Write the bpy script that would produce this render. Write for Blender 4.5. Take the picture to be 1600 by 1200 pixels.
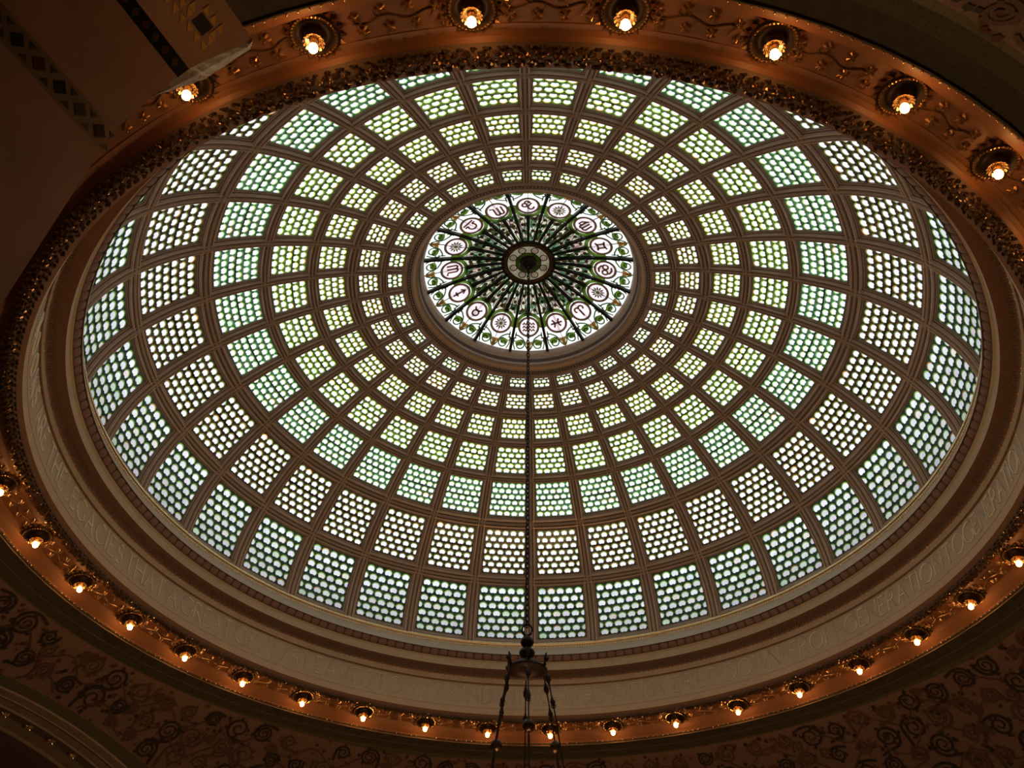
import bpy, math, random
from mathutils import Vector, Matrix

# ------------------------------------------------------------------ camera, sky, exposure
S = 5.5            # metres per model unit (1 unit = radius of the first ring of the dome)
EYE = 1.5          # camera height above the floor
scene = bpy.context.scene
for o in list(bpy.data.objects):
    bpy.data.objects.remove(o, do_unlink=True)
col = scene.collection
PI = math.pi
R = math.radians

cam_d = bpy.data.cameras.new('camera')
cam_d.sensor_width = 36.0
cam_d.lens = 1361.3 / 1600.0 * 36.0
cam_d.clip_start = 0.02
cam_d.clip_end = 500
cam = bpy.data.objects.new('camera', cam_d)
col.objects.link(cam)
CR = Vector((0.99976, 0.01072, 0.01526)); CF = Vector((-0.01834, 0.71927, 0.69449))
CR = (CR - CF * CR.dot(CF)).normalized(); CF.normalize(); CU = CR.cross(CF)
M = Matrix(((CR.x, CU.x, -CF.x, 0), (CR.y, CU.y, -CF.y, -1.6554 * S), (CR.z, CU.z, -CF.z, EYE), (0, 0, 0, 1)))
cam.matrix_world = M
scene.camera = cam

w = bpy.data.worlds.new('overcast_sky'); scene.world = w
w.use_nodes = True
nt = w.node_tree; nt.nodes.clear()
tc = nt.nodes.new('ShaderNodeTexCoord'); sp = nt.nodes.new('ShaderNodeSeparateXYZ')
mr = nt.nodes.new('ShaderNodeMapRange'); ra = nt.nodes.new('ShaderNodeValToRGB')
bg = nt.nodes.new('ShaderNodeBackground'); wo = nt.nodes.new('ShaderNodeOutputWorld')
mr.inputs['From Min'].default_value = -1; mr.inputs['From Max'].default_value = 1
e = ra.color_ramp.elements
e[0].position = 0.0; e[0].color = (0.10, 0.10, 0.10, 1)          # roofs and street
e[1].position = 1.0; e[1].color = (1.0, 1.0, 1.0, 1)             # overcast zenith
k = e.new(0.49); k.color = (0.10, 0.105, 0.11, 1)
k = e.new(0.51); k.color = (0.33, 0.36, 0.40, 1)                 # overcast horizon, a third of the zenith
nt.links.new(tc.outputs['Generated'], sp.inputs[0]); nt.links.new(sp.outputs['Z'], mr.inputs['Value'])
nt.links.new(mr.outputs[0], ra.inputs[0]); nt.links.new(ra.outputs[0], bg.inputs[0]); nt.links.new(bg.outputs[0], wo.inputs[0])
bg.inputs[1].default_value = 2.35
vs = scene.view_settings
vs.view_transform = 'Standard'; vs.look = 'None'; vs.gamma = 1.0; vs.use_curve_mapping = False
vs.exposure = 0.0
BULB = 42.0
GLOBE = 125.0

random.seed(7)

# ------------------------------------------------------------------ helpers
def W(p):
    return (p[0] * S, p[1] * S, p[2] * S + EYE)
def cyl(r, az, z):
    return (r * math.sin(az), r * math.cos(az), z)

class MB:
    """collects polygons (in model units or metres) for one mesh"""
    def __init__(s): s.v = []; s.f = []; s.m = []; s.c = []
    def add(s, vs_, fs, mi=0, c=None):
        b = len(s.v); s.v += list(vs_)
        for f in fs:
            s.f.append([i + b for i in f]); s.m.append(mi); s.c.append(c)
    def quad(s, a, b, c_, d, mi=0, c=None): s.add([a, b, c_, d], [(0, 1, 2, 3)], mi, c)
    def grid(s, rows, mi=0, closed=False, c=None):
        n = len(rows[0]); vs_ = [p for r in rows for p in r]; fs = []
        for i in range(len(rows) - 1):
            for j in range(n if closed else n - 1):
                k = (j + 1) % n
                fs.append((i * n + j, i * n + k, (i + 1) * n + k, (i + 1) * n + j))
        s.add(vs_, fs, mi, c)
    def box(s, c0, sx, sy, sz, mi=0, X=(1, 0, 0), Y=(0, 1, 0), Z=(0, 0, 1)):
        c0 = Vector(c0); X = Vector(X) * sx; Y = Vector(Y) * sy; Z = Vector(Z) * sz
        vs_ = [c0 + X * a + Y * b + Z * d for a in (-1, 1) for b in (-1, 1) for d in (-1, 1)]
        s.add(vs_, [(0, 1, 3, 2), (4, 6, 7, 5), (0, 4, 5, 1), (2, 3, 7, 6), (0, 2, 6, 4), (1, 5, 7, 3)], mi)
    def tube(s, pts, r, n=6, mi=0, closed=False):
        pts = [Vector(p) for p in pts]; rows = []; m = len(pts)
        for i, p in enumerate(pts):
            a = pts[(i - 1) % m] if (closed or i > 0) else p
            b = pts[(i + 1) % m] if (closed or i < m - 1) else p
            t = (b - a); t = t.normalized() if t.length > 1e-9 else Vector((0, 0, 1))
            u = t.cross(Vector((0, 0, 1)) if abs(t.z) < .9 else Vector((1, 0, 0))).normalized(); v = t.cross(u)
            rr = r[i] if isinstance(r, (list, tuple)) else r
            rows.append([p + (u * math.cos(q) + v * math.sin(q)) * rr for q in [2 * PI * k / n for k in range(n)]])
        if closed: rows.append(rows[0])
        s.grid(rows, mi, True)
    def lathe(s, prof, n=16, c0=(0, 0, 0), mi=0):
        rows = [[(c0[0] + r * math.cos(2 * PI * k / n), c0[1] + r * math.sin(2 * PI * k / n), c0[2] + z) for k in range(n)] for r, z in prof]
        s.grid(rows, mi, True)
    def mesh(s, name, mats, scale=False, smooth=False):
        me = bpy.data.meshes.new(name)
        me.from_pydata([W(p) for p in s.v] if scale else [tuple(p) for p in s.v], [], s.f)
        for m_ in (mats if isinstance(mats, (list, tuple)) else [mats]): me.materials.append(m_)
        if any(s.m): me.polygons.foreach_set('material_index', s.m)
        if smooth: me.polygons.foreach_set('use_smooth', [True] * len(s.f))
        if any(c is not None for c in s.c):
            at = me.color_attributes.new('Col', 'FLOAT_COLOR', 'CORNER')
            buf = []
            for f, c in zip(s.f, s.c):
                c = c or (1, 1, 1)
                buf += [c[0], c[1], c[2], 1.0] * len(f)
            at.data.foreach_set('color', buf)
        me.update(); me.validate()
        return me

def put(name, me, parent=None, loc=(0, 0, 0), rot=(0, 0, 0)):
    o = bpy.data.objects.new(name, me); col.objects.link(o)
    o.location = loc; o.rotation_euler = rot
    if parent is not None: o.parent = parent
    return o
def tag(o, label=None, cat=None, group=None, kind=None):
    if label: o['label'] = label
    if cat: o['category'] = cat
    if group: o['group'] = group
    if kind: o['kind'] = kind
    return o
def struct(o, label=None):
    o['kind'] = 'structure'
    if label: o['label'] = label
    return o

# ------------------------------------------------------------------ materials
def mat(name, c, rough=.6, metal=0., c2=None, scale=8., bump=0., bscale=60., spec=.4, detail=4):
    m = bpy.data.materials.new(name); m.use_nodes = True
    t = m.node_tree; b = t.nodes['Principled BSDF']
    b.inputs['Roughness'].default_value = rough; b.inputs['Metallic'].default_value = metal
    b.inputs['Specular IOR Level'].default_value = spec
    b.inputs['Base Color'].default_value = (*c, 1)
    if c2 or bump:
        g = t.nodes.new('ShaderNodeNewGeometry')
    if c2:
        n = t.nodes.new('ShaderNodeTexNoise'); n.inputs['Scale'].default_value = scale; n.inputs['Detail'].default_value = detail
        r = t.nodes.new('ShaderNodeValToRGB'); r.color_ramp.elements[0].position = .35; r.color_ramp.elements[1].position = .65
        r.color_ramp.elements[0].color = (*c, 1); r.color_ramp.elements[1].color = (*c2, 1)
        t.links.new(g.outputs['Position'], n.inputs['Vector']); t.links.new(n.outputs['Fac'], r.inputs[0]); t.links.new(r.outputs[0], b.inputs['Base Color'])
    if bump:
        n = t.nodes.new('ShaderNodeTexNoise'); n.inputs['Scale'].default_value = bscale; n.inputs['Detail'].default_value = 3
        bp = t.nodes.new('ShaderNodeBump'); bp.inputs['Strength'].default_value = bump; bp.inputs['Distance'].default_value = .02
        t.links.new(g.outputs['Position'], n.inputs['Vector']); t.links.new(n.outputs['Fac'], bp.inputs['Height']); t.links.new(bp.outputs[0], b.inputs['Normal'])
    return m
def emit(name, c, st):
    m = bpy.data.materials.new(name); m.use_nodes = True; t = m.node_tree; t.nodes.clear()
    e_ = t.nodes.new('ShaderNodeEmission'); o = t.nodes.new('ShaderNodeOutputMaterial')
    e_.inputs[0].default_value = (*c, 1); e_.inputs[1].default_value = st
    t.links.new(e_.outputs[0], o.inputs[0]); return m
def glass(name, tint=None, var=.12):
    """opalescent leaded glass: daylight outside shines through it diffusely"""
    m = bpy.data.materials.new(name); m.use_nodes = True; t = m.node_tree; t.nodes.clear()
    o = t.nodes.new('ShaderNodeOutputMaterial'); tr = t.nodes.new('ShaderNodeBsdfTranslucent'); gl = t.nodes.new('ShaderNodeBsdfGlossy')
    mx = t.nodes.new('ShaderNodeMixShader'); mx.inputs[0].default_value = .03
    gl.inputs['Roughness'].default_value = .25
    if tint is None:
        a = t.nodes.new('ShaderNodeAttribute'); a.attribute_name = 'Col'; src = a.outputs['Color']
    else:
        a = t.nodes.new('ShaderNodeRGB'); a.outputs[0].default_value = (*tint, 1); src = a.outputs[0]
    g = t.nodes.new('ShaderNodeNewGeometry'); n = t.nodes.new('ShaderNodeTexNoise'); n.inputs['Scale'].default_value = 9; n.inputs['Detail'].default_value = 2
    mp = t.nodes.new('ShaderNodeMapRange'); mp.inputs['From Min'].default_value = .3; mp.inputs['From Max'].default_value = .7
    mp.inputs['To Min'].default_value = 1 - var; mp.inputs['To Max'].default_value = 1 + var * .5
    ml = t.nodes.new('ShaderNodeVectorMath'); ml.operation = 'SCALE'
    t.links.new(g.outputs['Position'], n.inputs['Vector']); t.links.new(n.outputs['Fac'], mp.inputs['Value'])
    t.links.new(src, ml.inputs[0]); t.links.new(mp.outputs[0], ml.inputs['Scale'])
    t.links.new(ml.outputs[0], tr.inputs['Color']); t.links.new(tr.outputs[0], mx.inputs[1]); t.links.new(gl.outputs[0], mx.inputs[2])
    t.links.new(mx.outputs[0], o.inputs[0]); return m

m_rib = mat('bronzed_plaster', (.48, .345, .26), .55, .0, (.40, .29, .22), 25, .25, 160)
m_ribgold = mat('rib_gilding', (.68, .46, .27), .4, .3)
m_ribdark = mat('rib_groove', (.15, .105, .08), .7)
m_glass = glass('pane_glass')
m_glassbg = glass('leaded_glass', var=.35)
m_lead = mat('lead_came', (.02, .02, .018), .5, .3)
m_cream = mat('cream_plaster', (.54, .42, .28), .7, 0, (.50, .38, .25), 6)
m_creamw = mat('pale_cove_plaster', (.60, .52, .40), .7)
m_brown = mat('red_brown_plaster', (.25, .13, .085), .65)
m_egg = mat('egg_moulding_plaster', (.25, .145, .10), .5, 0, None, 8, .3, 120)
m_gold = mat('gold_leaf', (1.0, .72, .38), .22, .95)
m_dgold = mat('tarnished_gold_leaf', (.42, .25, .12), .3, .75)
m_soffit = mat('soffit_plaster', (.28, .125, .062), .5)
m_darkband = mat('olive_band_plaster', (.10, .075, .05), .8, 0, (.07, .06, .04), 12)
m_iron = mat('dark_bronze', (.024, .016, .012), .45, .5)
m_bowl = mat('chandelier_bowl_bronze', (.024, .011, .009), .5, .3)
m_bulb = emit('glowing_bulb', (1.0, .42, .11), BULB)
m_globe = emit('lit_globe', (1.0, .56, .24), GLOBE)
m_marble = mat('veined_marble', (.62, .37, .26), .4, 0, (.44, .26, .185), 1.1, detail=8)
m_tilebk = mat('black_tile', (.012, .014, .016), .25)
m_tilegn = mat('green_tile', (.085, .075, .045), .3)
m_tilerd = mat('red_brown_tile', (.10, .04, .02), .3)
m_tilegd = mat('gold_tile', (.95, .55, .14), .35, 0)
m_tilelt = mat('pale_border_tile', (.30, .22, .13), .35)
m_mosaic = mat('rose_mosaic_ground', (.19, .115, .09), .6, 0, (.14, .085, .068), 40)
m_scroll = mat('dark_mosaic_vine', (.025, .018, .016), .6)
m_scrollb = mat('brown_mosaic_vine', (.09, .045, .03), .6)
m_green = mat('green_mosaic_border', (.045, .05, .025), .6, 0, (.10, .085, .045), 55)
m_stone = mat('arch_stone', (.34, .27, .19), .6, 0, (.29, .22, .15), 5)
m_floor = mat('hall_floor', (.16, .12, .09), .5, 0, (.12, .09, .07), 3)
m_wall = mat('hall_wall', (.22, .16, .11), .7)
m_carve = mat('carved_pale_plaster', (.80, .80, .76), .5, 0, (.60, .60, .57), 20, .6, 30)

# ------------------------------------------------------------------ dome geometry
A_, B_, ZC = 1.06, .62, 1.40
PH0 = R(.778)                      # azimuth of rib 0
PITCH = 2 * PI / 32
GLASS = [(.0464, .3132), (.3765, .5813), (.6417, .7869), (.8263, .9328), (.9694, 1.0480), (1.0886, 1.1451), (1.1725, 1.2157)]
RINGS = [0.0, .3405, .6100, .8045, .9500, 1.0670, 1.1600, 1.2230]
FRAC = [.775, .77, .76, .74, .715, .70, .665]
def surf(phi, az, dep=0.0):
    r = A_ * math.cos(phi); z = ZC + B_ * math.sin(phi)
    nr, nz = math.cos(phi) / A_, math.sin(phi) / B_
    l = math.hypot(nr, nz)
    return cyl(r + nr / l * dep, az, z + nz / l * dep)
def fracat(phi):
    xs = [(g[0] + g[1]) / 2 for g in GLASS]
    if phi <= xs[0]: return FRAC[0]
    for i in range(6):
        if phi <= xs[i + 1]:
            t = (phi - xs[i]) / (xs[i + 1] - xs[i]); return FRAC[i] * (1 - t) + FRAC[i + 1] * t
    return FRAC[6]
ROWS = [7, 7, 6, 5, 4, 4, 3]
COLS = [5, 5, 5, 4, 4, 3, 3]
PSC = [(1.0, .98), (.92, .95), (.97, .96), (.97, .97), (.98, .97), (.98, .97), (.98, .97)]
DEP = .011

def full_loops(sx, sy):
    P = []; Q = []
    for i in range(9):
        t = PI * i / 8
        P.append((.37 * sx * math.cos(t), .42 + .37 * sy * math.sin(t)))
        Q.append((.47 * math.cos(t), .42 + .51 * math.sin(t)))
    low = [(-.335 * sx, .19), (-.15 * sx, .11), (0, .20), (.15 * sx, .11), (.335 * sx, .19)]
    P += low; Q += [(x * 1.08, y - .035) for x, y in low]
    B = []
    for x, y in Q:
        dx, dy = x, y - .45
        s1 = .5 / abs(dx) if abs(dx) > 1e-6 else 9; s2 = (.55 / dy if dy > 0 else .45 / -dy) if abs(dy) > 1e-6 else 9
        s_ = min(s1, s2); B.append((dx * s_, .45 + dy * s_))
    return P, Q, B, 9
def half_loops(sx, sy):
    P = []; Q = []
    for i in range(5):
        t = PI / 2 * i / 4
        P.append((max(.04, .37 * sx * math.cos(t)), .42 + .37 * sy * math.sin(t)))
        Q.append((max(.02, .47 * math.cos(t)), .42 + .51 * math.sin(t)))
    low = [(.04, .18), (.15 * sx, .11), (.335 * sx, .19)]
    P += low; Q += [(.02, .09), (.15 * sx, .055), (.385 * sx, .105)]
    B = []
    for x, y in Q:
        dx, dy = x - .2, y - .45
        s1 = (.3 / dx if dx > 0 else .2 / -dx) if abs(dx) > 1e-6 else 9; s2 = (.55 / dy if dy > 0 else .45 / -dy) if abs(dy) > 1e-6 else 9
        s_ = min(s1, s2); B.append((.2 + dx * s_, .45 + dy * s_))
    return P, Q, B, 5

PAL = [(.90, .92, .94)] * 22 + [(.93, .84, .86), (.80, .91, .84), (.80, .87, .95), (.88, .83, .93), (.92, .88, .78), (.70, .86, .68), (.84, .90, .95)]
BGC = [((.016, .034, .020), (.20, .34, .04)), ((.034, .020, .009), (.18, .22, .035)), ((.040, .10, .045), (.28, .52, .15)),
       ((.06, .10, .022), (.42, .56, .08)), ((.07, .09, .016), (.46, .54, .06)), ((.06, .055, .012), (.48, .42, .06)), ((.04, .06, .012), (.42, .46, .07))]
def make_row(j, variant):
    """returns (leaded mesh, joined pane mesh, list of single pane meshes) for one panel centred on azimuth 0"""
    rnd = random.Random(100 * j + variant)
    f0, f1 = GLASS[j]; nr, nc = ROWS[j], COLS[j]; sx, sy = PSC[j]
    amp = PITCH / 2 * FRAC[j]
    def at(u, v, dep=DEP):
        phi = f0 + (f1 - f0) * v
        return surf(phi, amp * (u * 2 - 1), dep)
    lead = MB(); field = MB(); singles = []
    for i in range(nr):
        cells = []
        if i % 2 == 0: cells = [(c + .5, 0) for c in range(nc)]
        else: cells = [(0, 1)] + [(c + 1., 0) for c in range(nc - 1)] + [(nc, -1)]
        for cx, side in cells:
            P, Q, B, na = full_loops(sx, sy) if side == 0 else half_loops(sx, sy)
            if side == -1: P, Q, B = [[(-x, y) for x, y in L][::-1] for L in (P, Q, B)]
            def mp(L): return [at((cx + x) / nc, (i + y) / nr) for x, y in L]
            p3, q3, b3 = mp(P), mp(Q), mp(B); n = len(P)
            arc = set(range(na)) if side != -1 else set(range(n - na, n))
            tint = rnd.choice(PAL); k = rnd.uniform(.80, 1.02); tint = tuple(x * k for x in tint)
            field.add(p3, [tuple(range(n))], 0, tint)
            one = MB(); one.add(p3, [tuple(range(n))], 0, tint); singles.append(one)
            bgc, crc = BGC[j]; k1 = rnd.uniform(.5, 1.25); k2 = rnd.uniform(.6, 1.35)
            warm = rnd.random()
            cr = (crc[0] * 1.25, crc[1] * .85, crc[2] * .5) if warm < .22 else crc
            if warm < .02 + .05 * (j > 2): cr = (.45, .24, .03)
            for a in range(n):
                b = (a + 1) % n
                hot = a in arc and b in arc
                if hot:
                    o3 = [tuple(p3[c_][t_] * .08 + q3[c_][t_] * .92 for t_ in range(3)) for c_ in (a, b)]
                    h3 = [tuple(p3[c_][t_] * .88 + q3[c_][t_] * .12 for t_ in range(3)) for c_ in (a, b)]
                    lead.quad(p3[a], p3[b], h3[1], h3[0], 1, None)
                    lead.quad(h3[0], h3[1], o3[1], o3[0], 0, tuple(x * k2 for x in cr))
                    lead.quad(o3[0], o3[1], q3[b], q3[a], 1, None)
                else: lead.quad(p3[a], p3[b], q3[b], q3[a], 1, None)
                lead.quad(q3[a], q3[b], b3[b], b3[a], 0 if hot or j > 1 else 0, tuple(x * k1 for x in bgc))
            # corners of the cell, so that the leaded sheet is closed
            x0, x1 = (-.5, .5) if side == 0 else ((0, .5) if side == 1 else (-.5, 0))
            def sides(p): return {t_ for t_, ok in enumerate((abs(p[0] - x0) < 1e-4, abs(p[0] - x1) < 1e-4, abs(p[1]) < 1e-4, abs(p[1] - 1) < 1e-4)) if ok}
            for a in range(n):
                b = (a + 1) % n; sa, sb = sides(B[a]), sides(B[b])
                if sa and sb and not (sa & sb):
                    cxx = x0 if 0 in sa | sb else x1; cyy = 0 if 2 in sa | sb else 1
                    lead.add([b3[a], b3[b], at((cx + cxx) / nc, (i + cyy) / nr)], [(0, 1, 2)], 0, tuple(x * k1 for x in bgc))
    # saddle bar across the panel
    if j >= 1:
        v = round(nr * .57) / nr
        n = 6
        lead.grid([[at(u / n, v - .012, DEP - .002) for u in range(n + 1)], [at(u / n, v + .012, DEP - .002) for u in range(n + 1)]], 1)
    lm = lead.mesh('leaded_panel', [m_glassbg, m_lead], True)
    fm = field.mesh('pane_field', m_glass, True)
    sm = [s_.mesh('pane', m_glass, True) for s_ in singles]
    return lm, fm, sm

def make_frame(j):
    """stepped coffer with a run of small beads, from the glass edge out to the middle of the ribs"""
    f0, f1 = GLASS[j]; g0, g1 = RINGS[j], RINGS[j + 1]
    if j == 0: g0 = .004
    amp = PITCH / 2 * FRAC[j]; mb = MB(); n = 8
    def loop(e_, dep):
        # e_ = 0 at the glass edge, 1 at the cell edge
        pa = f0 + (g0 - f0) * e_; pb = f1 + (g1 - f1) * e_; a = amp + (PITCH / 2 - amp) * e_
        L = []
        for i in range(n): L.append(surf(pa, -a + 2 * a * i / n, dep))
        for i in range(n): L.append(surf(pa + (pb - pa) * i / n, a, dep))
        for i in range(n): L.append(surf(pb, a - 2 * a * i / n, dep))
        for i in range(n): L.append(surf(pb + (pa - pb) * i / n, -a, dep))
        return L
    prof = [(-.02, DEP + .001, 0), (-.02, DEP - .003, 2), (.10, DEP - .003, 0), (.12, .0065, 0), (.26, .0065, 2), (.30, .0035, 0), (.46, .0005, 1), (.50, .0005, 0), (1.0, .0, 0)]
    loops = [loop(a, b) for a, b, _ in prof]
    for i in range(len(loops) - 1):
        mb.grid([loops[i], loops[i + 1]], prof[i][2], True)
    # beads on the inner step
    def bead(phi, az, dep, s_):
        c0 = Vector(surf(phi, az, dep)); u = Vector(surf(phi + .01, az, dep)) - c0; u.normalize()
        v = Vector(surf(phi, az + .01, dep)) - c0; v.normalize(); nn = Vector(surf(phi, az, dep - .01)) - c0; nn.normalize()
        p = [c0 + u * s_, c0 + v * s_, c0 - u * s_, c0 - v * s_, c0 + nn * s_]
        mb.add(p, [(0, 1, 4), (1, 2, 4), (2, 3, 4), (3, 0, 4)], 1)
    for ee, dep, cnt, s_ in ((.19, .0063, 1.0, .0013), (.38, .0022, 1.0, .0012)):
        pa = f0 + (g0 - f0) * ee; pb = f1 + (g1 - f1) * ee; a = amp + (PITCH / 2 - amp) * ee
        r0 = A_ * math.cos((pa + pb) / 2)
        nb = max(6, int(2 * a * r0 / .0058)); nv = max(5, int((pb - pa) * .85 / .0058))
        for i in range(nb):
            t = -a + 2 * a * (i + .5) / nb
            bead(pa, t, dep, s_); bead(pb, t, dep, s_)
        for i in range(nv):
            t = pa + (pb - pa) * (i + .5) / nv
            bead(t, a, dep, s_); bead(t, -a, dep, s_)
    return mb.mesh('coffer_frame', [m_rib, m_ribgold, m_ribdark], True)

dome = put('glass_dome', None); dome.empty_display_size = 1
tag(dome, 'huge coffered dome of green and white fish-scale leaded glass between bronzed ribs', 'dome')
# ribs
def sweep_rib():
    mb = MB(); n = 60; rows = []
    prof = [(-1, 0.0005), (-.92, -.0022), (-.72, -.0022), (-.66, -.0008), (-.34, -.0008), (-.28, -.0042), (-.10, -.0050), (.10, -.0050), (.28, -.0042), (.34, -.0008), (.66, -.0008), (.72, -.0022), (.92, -.0022), (1, .0005)]
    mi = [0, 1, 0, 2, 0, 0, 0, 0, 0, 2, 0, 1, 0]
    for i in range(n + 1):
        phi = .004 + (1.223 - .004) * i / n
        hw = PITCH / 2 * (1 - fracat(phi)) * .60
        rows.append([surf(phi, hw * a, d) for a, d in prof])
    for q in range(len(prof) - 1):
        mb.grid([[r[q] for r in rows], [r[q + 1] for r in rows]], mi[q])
    # studs up the middle of the rib
    for i in range(150):
        phi = .01 + 1.2 * i / 150
        hw = PITCH / 2 * (1 - fracat(phi)) * .60
        for sgn in (-.5, .5):
            c0 = Vector(surf(phi, hw * sgn, -.0008)); s_ = .0014
            u = (Vector(surf(phi + .01, hw * sgn, -.0008)) - c0).normalized(); v = (Vector(surf(phi, hw * sgn + .01, -.0008)) - c0).normalized(); nn = u.cross(v)
            if nn.dot(Vector(surf(phi, hw * sgn, -.01)) - c0) < 0: nn = -nn
            mb.add([c0 + u * s_, c0 + v * s_, c0 - u * s_, c0 - v * s_, c0 + nn * s_], [(0, 1, 4), (1, 2, 4), (2, 3, 4), (3, 0, 4)], 0)
    return mb.mesh('rib', [m_rib, m_ribgold, m_ribdark], True)
ribm = sweep_rib()
for k in range(32):
    put('rib', ribm, dome, rot=(0, 0, -(PH0 + PITCH * k)))
# rings
for j in range(1, 7):
    half = (GLASS[j][0] - GLASS[j - 1][1]) / 2 * .60
    c0 = RINGS[j]; mb = MB(); n = 192
    prof = [(-1, .0005), (-.9, -.0022), (-.7, -.0022), (-.62, -.0008), (-.30, -.0008), (-.22, -.0040), (.22, -.0040), (.30, -.0008), (.62, -.0008), (.7, -.0022), (.9, -.0022), (1, .0005)]
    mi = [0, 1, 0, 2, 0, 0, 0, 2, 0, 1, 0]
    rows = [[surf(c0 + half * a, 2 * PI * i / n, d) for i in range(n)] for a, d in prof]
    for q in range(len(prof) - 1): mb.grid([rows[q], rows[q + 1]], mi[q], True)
    cnt = int(2 * PI * A_ * math.cos(c0) / .011)
    for i in range(cnt):
        az = 2 * PI * i / cnt
        for sgn in (-.46, .46):
            p = Vector(surf(c0 + half * sgn, az, -.0008)); s_ = .0016
            u = (Vector(surf(c0 + half * sgn + .01, az, -.0008)) - p).normalized(); v = (Vector(surf(c0 + half * sgn, az + .01, -.0008)) - p).normalized()
            nn = (Vector(surf(c0 + half * sgn, az, -.01)) - p).normalized()
            mb.add([p + u * s_, p + v * s_, p - u * s_, p - v * s_, p + nn * s_], [(0, 1, 4), (1, 2, 4), (2, 3, 4), (3, 0, 4)], 0)
    put('ring_band', mb.mesh('ring_band', [m_rib, m_ribgold, m_ribdark], True), dome)
# panels: panel k lies between rib k and rib k+1
SINGLE = {(0, 4), (0, 5), (0, 6), (0, 7), (0, 8), (0, 24), (0, 25), (0, 26)}   # the panels that show largest
for j in range(7):
    variants = [make_row(j, v) for v in range(4)]
    fm_ = make_frame(j)
    for k in range(32):
        rz = -(PH0 + PITCH * (k + .5))
        lm, fm, sm = variants[(k * 7 + j * 3) % 4]
        p = put('window_panel', lm, dome, rot=(0, 0, rz))
        put('coffer_frame', fm_, p)
        if (j, k) in SINGLE:
            for s_ in sm: put('pane', s_, p)
        else:
            tag(put('pane_field', fm, p), kind='stuff')

# ------------------------------------------------------------------ oculus
ocu = put('oculus', None, loc=W((0, 0, 2.05)))
tag(ocu, 'round stained-glass oculus with zodiac medallions at the crown of the dome', 'skylight')
OZ = ocu.location.z
class OB(MB): pass
def omesh(mb, name, mats, smooth=False):
    me = mb.mesh(name, mats, True, smooth)
    me.transform(Matrix.Translation((0, 0, -OZ))); return me
def ocp(r, az, up=0.0):
    """point on the shallow inner dome of the oculus; up > 0 lies below the glass, towards the hall"""
    return cyl(r, az, 2.052 + .066 * (1 - (r / .312) ** 2) - up)
# drum moulding
mb = MB(); n = 128
dr = [(.372, 1.9805, 0), (.366, 1.9800, 1), (.3625, 1.9835, 0), (.357, 1.985, 2), (.346, 1.9885, 0), (.341, 1.9905, 1), (.333, 1.9965, 0), (.3255, 2.0005, 0), (.326, 2.010, 2), (.321, 2.020, 0), (.318, 2.032, 1), (.3155, 2.036, 0), (.313, 2.054, 0)]
for i in range(len(dr) - 1):
    mb.grid([[cyl(dr[q][0], 2 * PI * t / n, dr[q][1]) for t in range(n)] for q in (i, i + 1)], dr[i][2], True)
for i in range(224):
    az = 2 * PI * i / 224; c0 = Vector(cyl(.3515, az, 1.9865)); s_ = .0027
    u = Vector((math.sin(az), math.cos(az), 0)); v = Vector((math.cos(az), -math.sin(az), 0)); nn = Vector((0, 0, -1))
    mb.add([c0 + u * s_, c0 + v * s_, c0 - u * s_, c0 - v * s_, c0 + nn * s_ * .8], [(0, 1, 4), (1, 2, 4), (2, 3, 4), (3, 0, 4)], 1)
put('drum_moulding', omesh(mb, 'drum_moulding', [m_rib, m_ribgold, m_ribdark]), ocu)
m_ocwhite = glass('oculus_white_glass', (.86, .88, .84), .12)
m_ocin = None
def voronoi_glass():
    m = glass('oculus_mosaic_glass', (.5, .5, .4), .1); t = m.node_tree
    rgb = [n_ for n_ in t.nodes if n_.type == 'RGB'][0]
    v = t.nodes.new('ShaderNodeTexVoronoi'); v.inputs['Scale'].default_value = 13.0
    g = t.nodes.new('ShaderNodeNewGeometry'); t.links.new(g.outputs['Position'], v.inputs['Vector'])
    r = t.nodes.new('ShaderNodeValToRGB'); r.color_ramp.interpolation = 'CONSTANT'
    els = [(.0, (.40, .36, .26)), (.20, (.025, .05, .018)), (.42, (.34, .24, .22)), (.52, (.10, .17, .10)), (.66, (.45, .46, .36)), (.78, (.05, .04, .018)), (.9, (.22, .20, .17))]
    e_ = r.color_ramp.elements; e_[0].position = 0; e_[0].color = (*els[0][1], 1); e_[1].position = els[1][0]; e_[1].color = (*els[1][1], 1)
    for p_, c_ in els[2:]:
        q = e_.new(p_); q.color = (*c_, 1)
    s_ = t.nodes.new('ShaderNodeSeparateColor'); t.links.new(v.outputs['Color'], s_.inputs[0]); t.links.new(s_.outputs[0], r.inputs[0])
    for l in list(t.links):
        if l.from_node == rgb: to = l.to_socket; t.links.remove(l); t.links.new(r.outputs[0], to)
    return m
m_ocin = voronoi_glass()
m_ocgreen = glass('oculus_green_glass', (.075, .13, .018), .4)
m_ocvine = glass('oculus_vine_glass', (.045, .075, .03), .3)
m_oclead = mat('oculus_dark_iron', (.018, .016, .012), .5, .3)
m_ocbrown = glass('oculus_brown_glass', (.10, .045, .02), .3)
m_ocpink = glass('oculus_pink_glass', (.88, .72, .80), .12)
m_ocamber = glass('oculus_amber_glass', (.22, .10, .02), .4)
SEC = 2 * PI / 16; OPH = R(.4)
def ribbon(mb, pts, wd, up, mi=0, az0=0.0):
    """flat strip on the oculus glass; pts = (r, tangential offset)"""
    L = []; Rr = []
    for i, (r, t) in enumerate(pts):
        a = pts[max(0, i - 1)]; b = pts[min(len(pts) - 1, i + 1)]
        dx, dy = b[0] - a[0], b[1] - a[1]; l = math.hypot(dx, dy) or 1
        nx, ny = -dy / l * wd, dx / l * wd
        def P(r_, t_):
            rr = math.hypot(r_, t_); return ocp(rr, az0 + math.atan2(t_, r_), up)
        L.append(P(r + nx, t + ny)); Rr.append(P(r - nx, t - ny))
    mb.grid([L, Rr], mi)
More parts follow.
